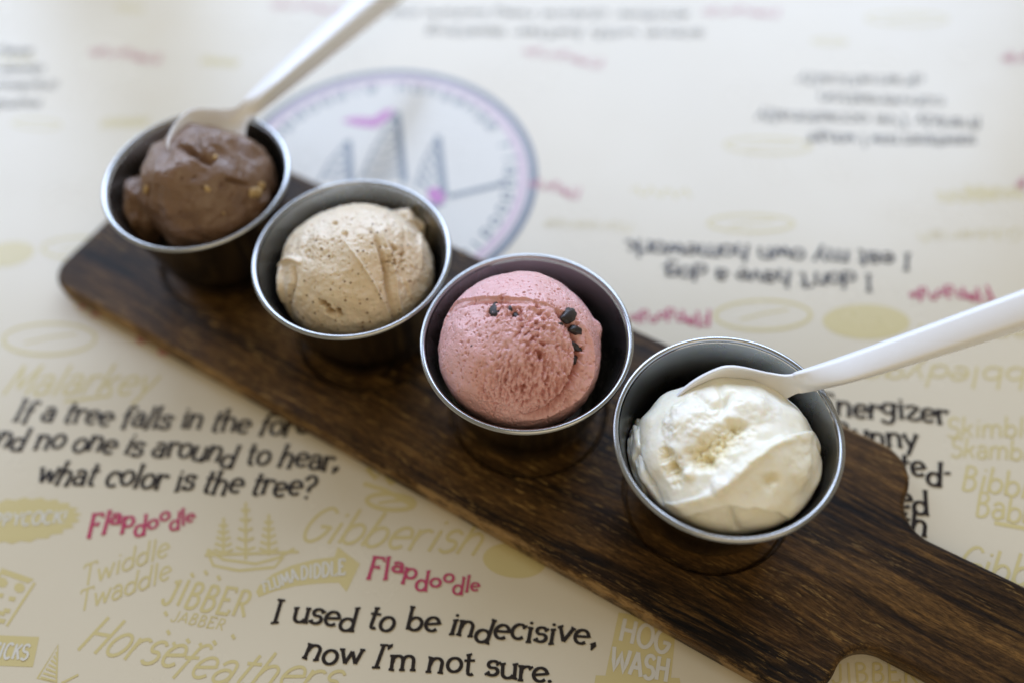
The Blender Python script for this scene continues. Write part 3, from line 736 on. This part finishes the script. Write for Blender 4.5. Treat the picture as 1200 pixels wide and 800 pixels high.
# pink, seen sharpest
s = Scoop(2, 609, 414, -.15, .765, .765, .74)
s.disp += .045 * fbm(s.d * 1.7, 3, 1) + .012 * fbm(s.d * 5, 2, 2)
s.ledge([(516, 395), (530, 362), (556, 350), (590, 350), (632, 356), (664, 368)], .045, .22, .010, .02, 21)
s.ridge([(530, 366), (556, 354), (590, 354), (636, 362)], .020, -.035, .02)
s.ridge([(650, 362), (668, 380), (678, 402), (677, 430), (664, 458), (642, 478), (612, 490)], .046, -.11, .03, crumb=1)     # seam where an outer layer wraps the ball, its groove shade painted in by colour
s.ridge([(664, 366), (684, 384), (692, 408), (689, 436), (674, 464), (644, 484), (600, 492)], .040, .065, .02)
s.spot(700, 385, .16, .05, .4, 5)
cen = np.clip(s.spot(628, 446, .80, 0, .55, 3) * 1.5, 0, 1)
up_ = np.clip(s.spot(625, 376, .36, 0, .6, 5) * 1.6, 0, 1); up_ = np.clip(up_ + s.spot(585, 362, .2, 0, .6, 6), 0, 1)
vax = s.dirat(600, 480) - s.dirat(620, 380); vax /= np.linalg.norm(vax)
st_ = np.eye(3) - .60 * np.outer(vax, vax)
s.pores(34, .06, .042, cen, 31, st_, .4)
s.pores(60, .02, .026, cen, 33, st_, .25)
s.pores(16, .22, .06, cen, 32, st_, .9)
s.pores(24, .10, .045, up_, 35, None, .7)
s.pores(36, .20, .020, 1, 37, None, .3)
s.disp += .016 * cen * fbm(s.d * 24, 4, 8) + .008 * fbm(s.d * 9, 4, 9) + .035 * up_ * fbm(s.d * 16, 4, 19)
s.disp += .020 * sstep(perlin(s.d * 7, 77), .05, .12) * up_                      # torn flakes
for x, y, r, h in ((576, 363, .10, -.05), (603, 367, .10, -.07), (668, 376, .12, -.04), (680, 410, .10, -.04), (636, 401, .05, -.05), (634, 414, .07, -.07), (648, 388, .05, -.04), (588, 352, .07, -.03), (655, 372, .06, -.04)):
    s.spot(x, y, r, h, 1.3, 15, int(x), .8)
s.spot(542, 422, .09, .006); s.spot(556, 424, .03, .010, .1)
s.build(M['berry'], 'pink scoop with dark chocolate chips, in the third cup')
for k, (x, y, a, b_, c_, r) in enumerate(((578, 361, .085, .045, .035, .15), (605, 369, .030, .050, .03, .8), (598, 362, .03, .016, .02, .2), (667, 370, .105, .062, .035, -.75), (677, 386, .040, .075, .035, .3), (681, 406, .032, .090, .05, .15), (679, 422, .05, .045, .05, .9), (657, 379, .018, .028, .02, 0), (552, 405, .007, .012, .008, 0))):
    chunk(s, x, y, a, b_, c_, M['darkchip'], k + 3, r, .05 if k in (0, 1, 4) else .3)

# vanilla, half melted
s = Scoop(3, 851, 543, -.36, .845, .82, .65)
s.disp += .075 * fbm(s.d * 1.6, 2, 41) + .022 * fbm(s.d * 4, 2, 42)
s.ledge([(958, 505), (915, 514), (885, 531), (860, 551), (836, 572), (776, 588)], .095, .24, .045, .035, 43)
s.ridge([(952, 511), (915, 516), (885, 532), (862, 552), (836, 572), (784, 586)], .050, .034, .045)
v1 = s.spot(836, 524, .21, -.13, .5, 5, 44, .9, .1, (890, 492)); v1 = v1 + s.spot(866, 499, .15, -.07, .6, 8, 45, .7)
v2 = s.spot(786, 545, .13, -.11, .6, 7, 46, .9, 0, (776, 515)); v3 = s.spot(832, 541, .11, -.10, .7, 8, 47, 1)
s.spot(886, 474, .30, .07, .2); s.spot(805, 488, .34, .10, .25); s.spot(938, 548, .28, .06, .2); s.spot(808, 554, .10, .07, .5); s.spot(842, 566, .10, .06, .5)
s.spot(900, 562, .13, -.05, .35, 5, 48, .6); s.spot(905, 568, .07, .035, .3)
s.ridge([(812, 458), (836, 474), (862, 460)], .045, -.08); s.ridge([(842, 450), (849, 470), (838, 488)], .04, -.05)
s.ledge([(776, 612), (820, 597), (850, 590), (880, 592), (915, 600), (930, 624)], .085, .25, .022, .03, 49)
s.ridge([(855, 590), (858, 606), (864, 624)], .04, -.06); s.ridge([(748, 498), (754, 545), (778, 592)], .035, -.09); s.ridge([(738, 490), (742, 525), (758, 568)], .04, .07)
s.ridge([(955, 520), (966, 545), (954, 584)], .04, -.06)
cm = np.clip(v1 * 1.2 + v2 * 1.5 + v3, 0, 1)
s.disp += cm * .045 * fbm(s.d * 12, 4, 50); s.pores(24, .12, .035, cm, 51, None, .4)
s.crumb = np.maximum(s.crumb, .30 * sstep(fbm(s.d * 3.2, 3, 52), .15, .55))
s.disp += .0025 * fbm(s.d * 20, 2, 53)
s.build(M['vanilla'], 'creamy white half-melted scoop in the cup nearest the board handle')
melt(s, 757, 550, -.52, (.22, .44, .42), M['vanilla'], 55)

# tan with specks
s = Scoop(1, 419, 325, -.36, .795, .78, .70)
s.disp += .045 * fbm(s.d * 1.8, 3, 61) + .016 * fbm(s.d * 5, 3, 62)
s.ledge([(460, 380), (446, 346), (430, 318), (414, 296), (402, 280), (392, 262)], .060, .16, .008, .012, 63)
s.ridge([(400, 276), (418, 302), (434, 326), (448, 352), (457, 374)], .018, .030, .010)
s.ridge([(432, 268), (447, 296), (454, 320), (456, 346), (464, 378)], .034, -.090, .014, crumb=.5)
s.ridge([(444, 270), (458, 300), (464, 330), (466, 352), (474, 376)], .024, .050, .012)
s.ridge([(470, 262), (476, 290), (472, 320), (478, 350)], .035, -.045); s.ridge([(484, 262), (492, 290), (490, 330)], .04, .03)
s.spot(392, 262, .06, -.06, .5, 9, 65, .5); s.spot(404, 272, .06, .04); s.spot(372, 285, .25, .03)
s.spot(379, 357, .085, -.12, .9, 12, 66, 1); s.spot(396, 369, .10, -.13, .9, 12, 67, 1); s.spot(386, 366, .07, -.10, .9, 12, 68, 1)
s.ridge([(343, 312), (344, 334), (338, 354), (342, 374)], .038, -.20, .02); s.ridge([(330, 310), (331, 334), (333, 356)], .045, .08, .01); s.ridge([(326, 314), (338, 304), (354, 308)], .035, .07)
r1 = np.clip(s.spot(466, 300, .34, 0, .4) * 1.3, 0, 1); l1 = s.spot(372, 292, .36, 0, .4)
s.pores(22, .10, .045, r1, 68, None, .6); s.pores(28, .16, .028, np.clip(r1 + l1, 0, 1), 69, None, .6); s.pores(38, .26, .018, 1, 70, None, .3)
s.disp += .022 * np.clip(r1 + l1 * .6, 0, 1) * fbm(s.d * 16, 3, 71) + .006 * fbm(s.d * 16, 3, 72)
s.disp += .012 * fbm(s.d * 9, 3, 73); c_ = s.dirat(500, 258); s.crumb = np.maximum(s.crumb, .6 * (1 - sstep(np.linalg.norm(s.d - c_, axis=1), .18, .36)))
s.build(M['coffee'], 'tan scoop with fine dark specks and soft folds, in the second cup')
melt(s, 476, 280, -.50, (.27, .24, .40), M['coffee'], 75)

# chocolate
s = Scoop(0, 246, 223, -.22, .705, .71, .67)
s.disp += .13 * fbm(s.d * 1.8, 2, 83) + .030 * fbm(s.d * 4, 2, 82)
s.spot(252, 165, .34, .07, .2); s.spot(205, 200, .40, .05, .2)
s.ridge([(205, 168), (222, 176), (236, 186), (250, 193)], .05, -.16, .02)
s.ridge([(230, 150), (232, 170), (240, 186)], .04, -.06, .02)
s.ridge([(263, 210), (276, 213), (292, 218)], .022, -.06, .01); s.ledge([(262, 208), (278, 211), (294, 216)], .03, .2)
s.ridge([(178, 214), (172, 240), (180, 266)], .04, -.06, .02); s.spot(306, 226, .16, -.08, .3); s.spot(290, 240, .12, -.03)
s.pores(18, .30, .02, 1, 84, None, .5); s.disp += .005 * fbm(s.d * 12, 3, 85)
s.build(M['chocolate'], 'glossy chocolate scoop with nut pieces, in the far left cup')
for k, (x, y, a, b_, c_, r) in enumerate(((298, 226, .090, .060, .035, -.6), (306, 218, .04, .05, .03, .3), (172, 222, .028, .055, .02, .1), (243, 222, .028, .035, .015, .2), (252, 184, .03, .03, .02, 0), (262, 250, .012, .02, .012, 0))):
    chunk(s, x, y, a, b_, c_, M['nut'], k + 23, r, -.10, 'nut_piece')
melt(s, 172, 250, -.5, (.20, .36, .42), M['chocolate'], 91)

# ------------------------------------------------------------------ plastic spoons
def spoon_mesh(name):
    """local: x from bowl tip (0) to handle end, y width, z up; lengths in R"""
    L = 4.7; nx = 120; ny = 22; V = []; Fc = []
    def halfw(x):
        if x < 1.15:
            t = x / 1.15; return .385 * math.sqrt(max(0, 1 - (2 * min(t, .5) - 1) ** 2)) ** .9 if t < .5 else .385 + (.09 - .385) * ((t - .5) / .5) ** 2 * (3 - 2 * (t - .5) / .5)
        t = (x - 1.15) / (L - 1.15); return .095 + .10 * t ** .6 + .02 * t
    def sag(x):                              # depth of the bowl / channel
        if x < 1.25: return .17 * math.sin(math.pi * min(1, max(0, x / 1.25))) ** .7
        return 0
    def zc(x):
        t = max(0, x - 1.0); return .10 * (1 - math.exp(-t * 2.5)) + .012 * t
    xs = [1.15 * .5 * (1 - math.cos(math.pi * i / 59)) for i in range(60)] + list(np.linspace(1.18, L, nx - 60))
    for side in (0, 1):
        for x in xs:
            x_ = max(x, .0015); w = halfw(x_)
            if x > L - .17: w *= math.sqrt(max(.02, 1 - ((x - (L - .17)) / .175) ** 2))
            hb = float(sstep(np.array([x]), .95, 1.6)[0]); lip = .05 * hb          # turned-down edges of the handle
            for j in range(ny):
                u = -1 + 2 * j / (ny - 1); y = w * math.copysign(abs(u) ** .9, u)
                z = zc(x) - sag(x) * (1 - u * u) + .21 * hb * ((1 - abs(u)) - .25 * (1 - abs(u)) ** 2)
                if side: z -= .052 + .05 * hb * (1 - u * u)
                V.append((x * R, y * R, z * R))
    n1 = len(xs) * ny; K = len(xs)
    for s_ in (0, 1):
        for i in range(K - 1):
            for j in range(ny - 1):
                a = s_ * n1 + i * ny + j; q = (a, a + ny, a + ny + 1, a + 1)
                Fc.append(q[::-1] if s_ == 0 else q)
    for i in range(K - 1):
        for j in (0, ny - 1):
            a = i * ny + j; q = (a, a + ny, a + ny + n1, a + n1); Fc.append(q if j == 0 else q[::-1])
    for i in (0, K - 1):
        for j in range(ny - 1):
            a = i * ny + j; q = (a, a + 1, a + 1 + n1, a + n1); Fc.append(q[::-1] if i == 0 else q)
    return meshobj(name, V, Fc, M['plastic'])
def place_spoon(o, neck_px, end_px, z_neck, elev, roll, neck_x=1.22):
    """neck resting over the rim, handle rising by elev degrees toward end_px"""
    Np = at(*neck_px, ZR + z_neck * R); lo, hi = 0.5 * R, 6 * R
    r_ = ray(*end_px)
    for _ in range(60):                      # point on the sight line where the rise from the neck equals elev
        best = None
        for t in np.linspace(.12, .9, 1500):
            q = Vector((0, 0, CAMZ)) + r_ * t; d = q - Np
            e = math.degrees(math.atan2(d.z, math.hypot(d.x, d.y)))
            if best is None or abs(e - elev) < best[0]: best = (abs(e - elev), q)
        break
    X = (best[1] - Np).normalized(); Zw = Vector((0, 0, 1)); Y = Zw.cross(X).normalized(); Z = X.cross(Y)
    a = math.radians(roll); Y2 = Y * math.cos(a) + Z * math.sin(a); Z2 = X.cross(Y2)
    m = Matrix((X, Y2, Z2)).transposed().to_4x4(); m.translation = Np - X * (neck_x * R) - Z2 * (.06 * R)
    o.matrix_world = m
sp = spoon_mesh('plastic_spoon'); tag(sp, label='white plastic spoon stuck in the white scoop, handle to the right', category='spoon', group='white plastic spoons')
place_spoon(sp, (944, 449), (1200, 360), .16, 17, 58)
sp2 = sp.copy(); C.objects.link(sp2); sp2['label'] = 'white plastic spoon stuck in the chocolate scoop, handle to the top edge'
def lay_spoon(o, N_, az, el, roll, neck_x=1.22):   # neck point in R, bearing, rise and roll in radians
    X = Vector((math.cos(az) * math.cos(el), math.sin(az) * math.cos(el), math.sin(el)))
    Y = Vector((0, 0, 1)).cross(X).normalized(); Z = X.cross(Y); Y2 = Y * math.cos(roll) + Z * math.sin(roll); Z2 = X.cross(Y2)
    m = Matrix((X, Y2, Z2)).transposed().to_4x4(); m.translation = Vector(N_) * R - X * (neck_x * R) - Z2 * (.06 * R); o.matrix_world = m
lay_spoon(sp2, (-2.725, 8.07, 1.635), 1.093, -.20, .70)
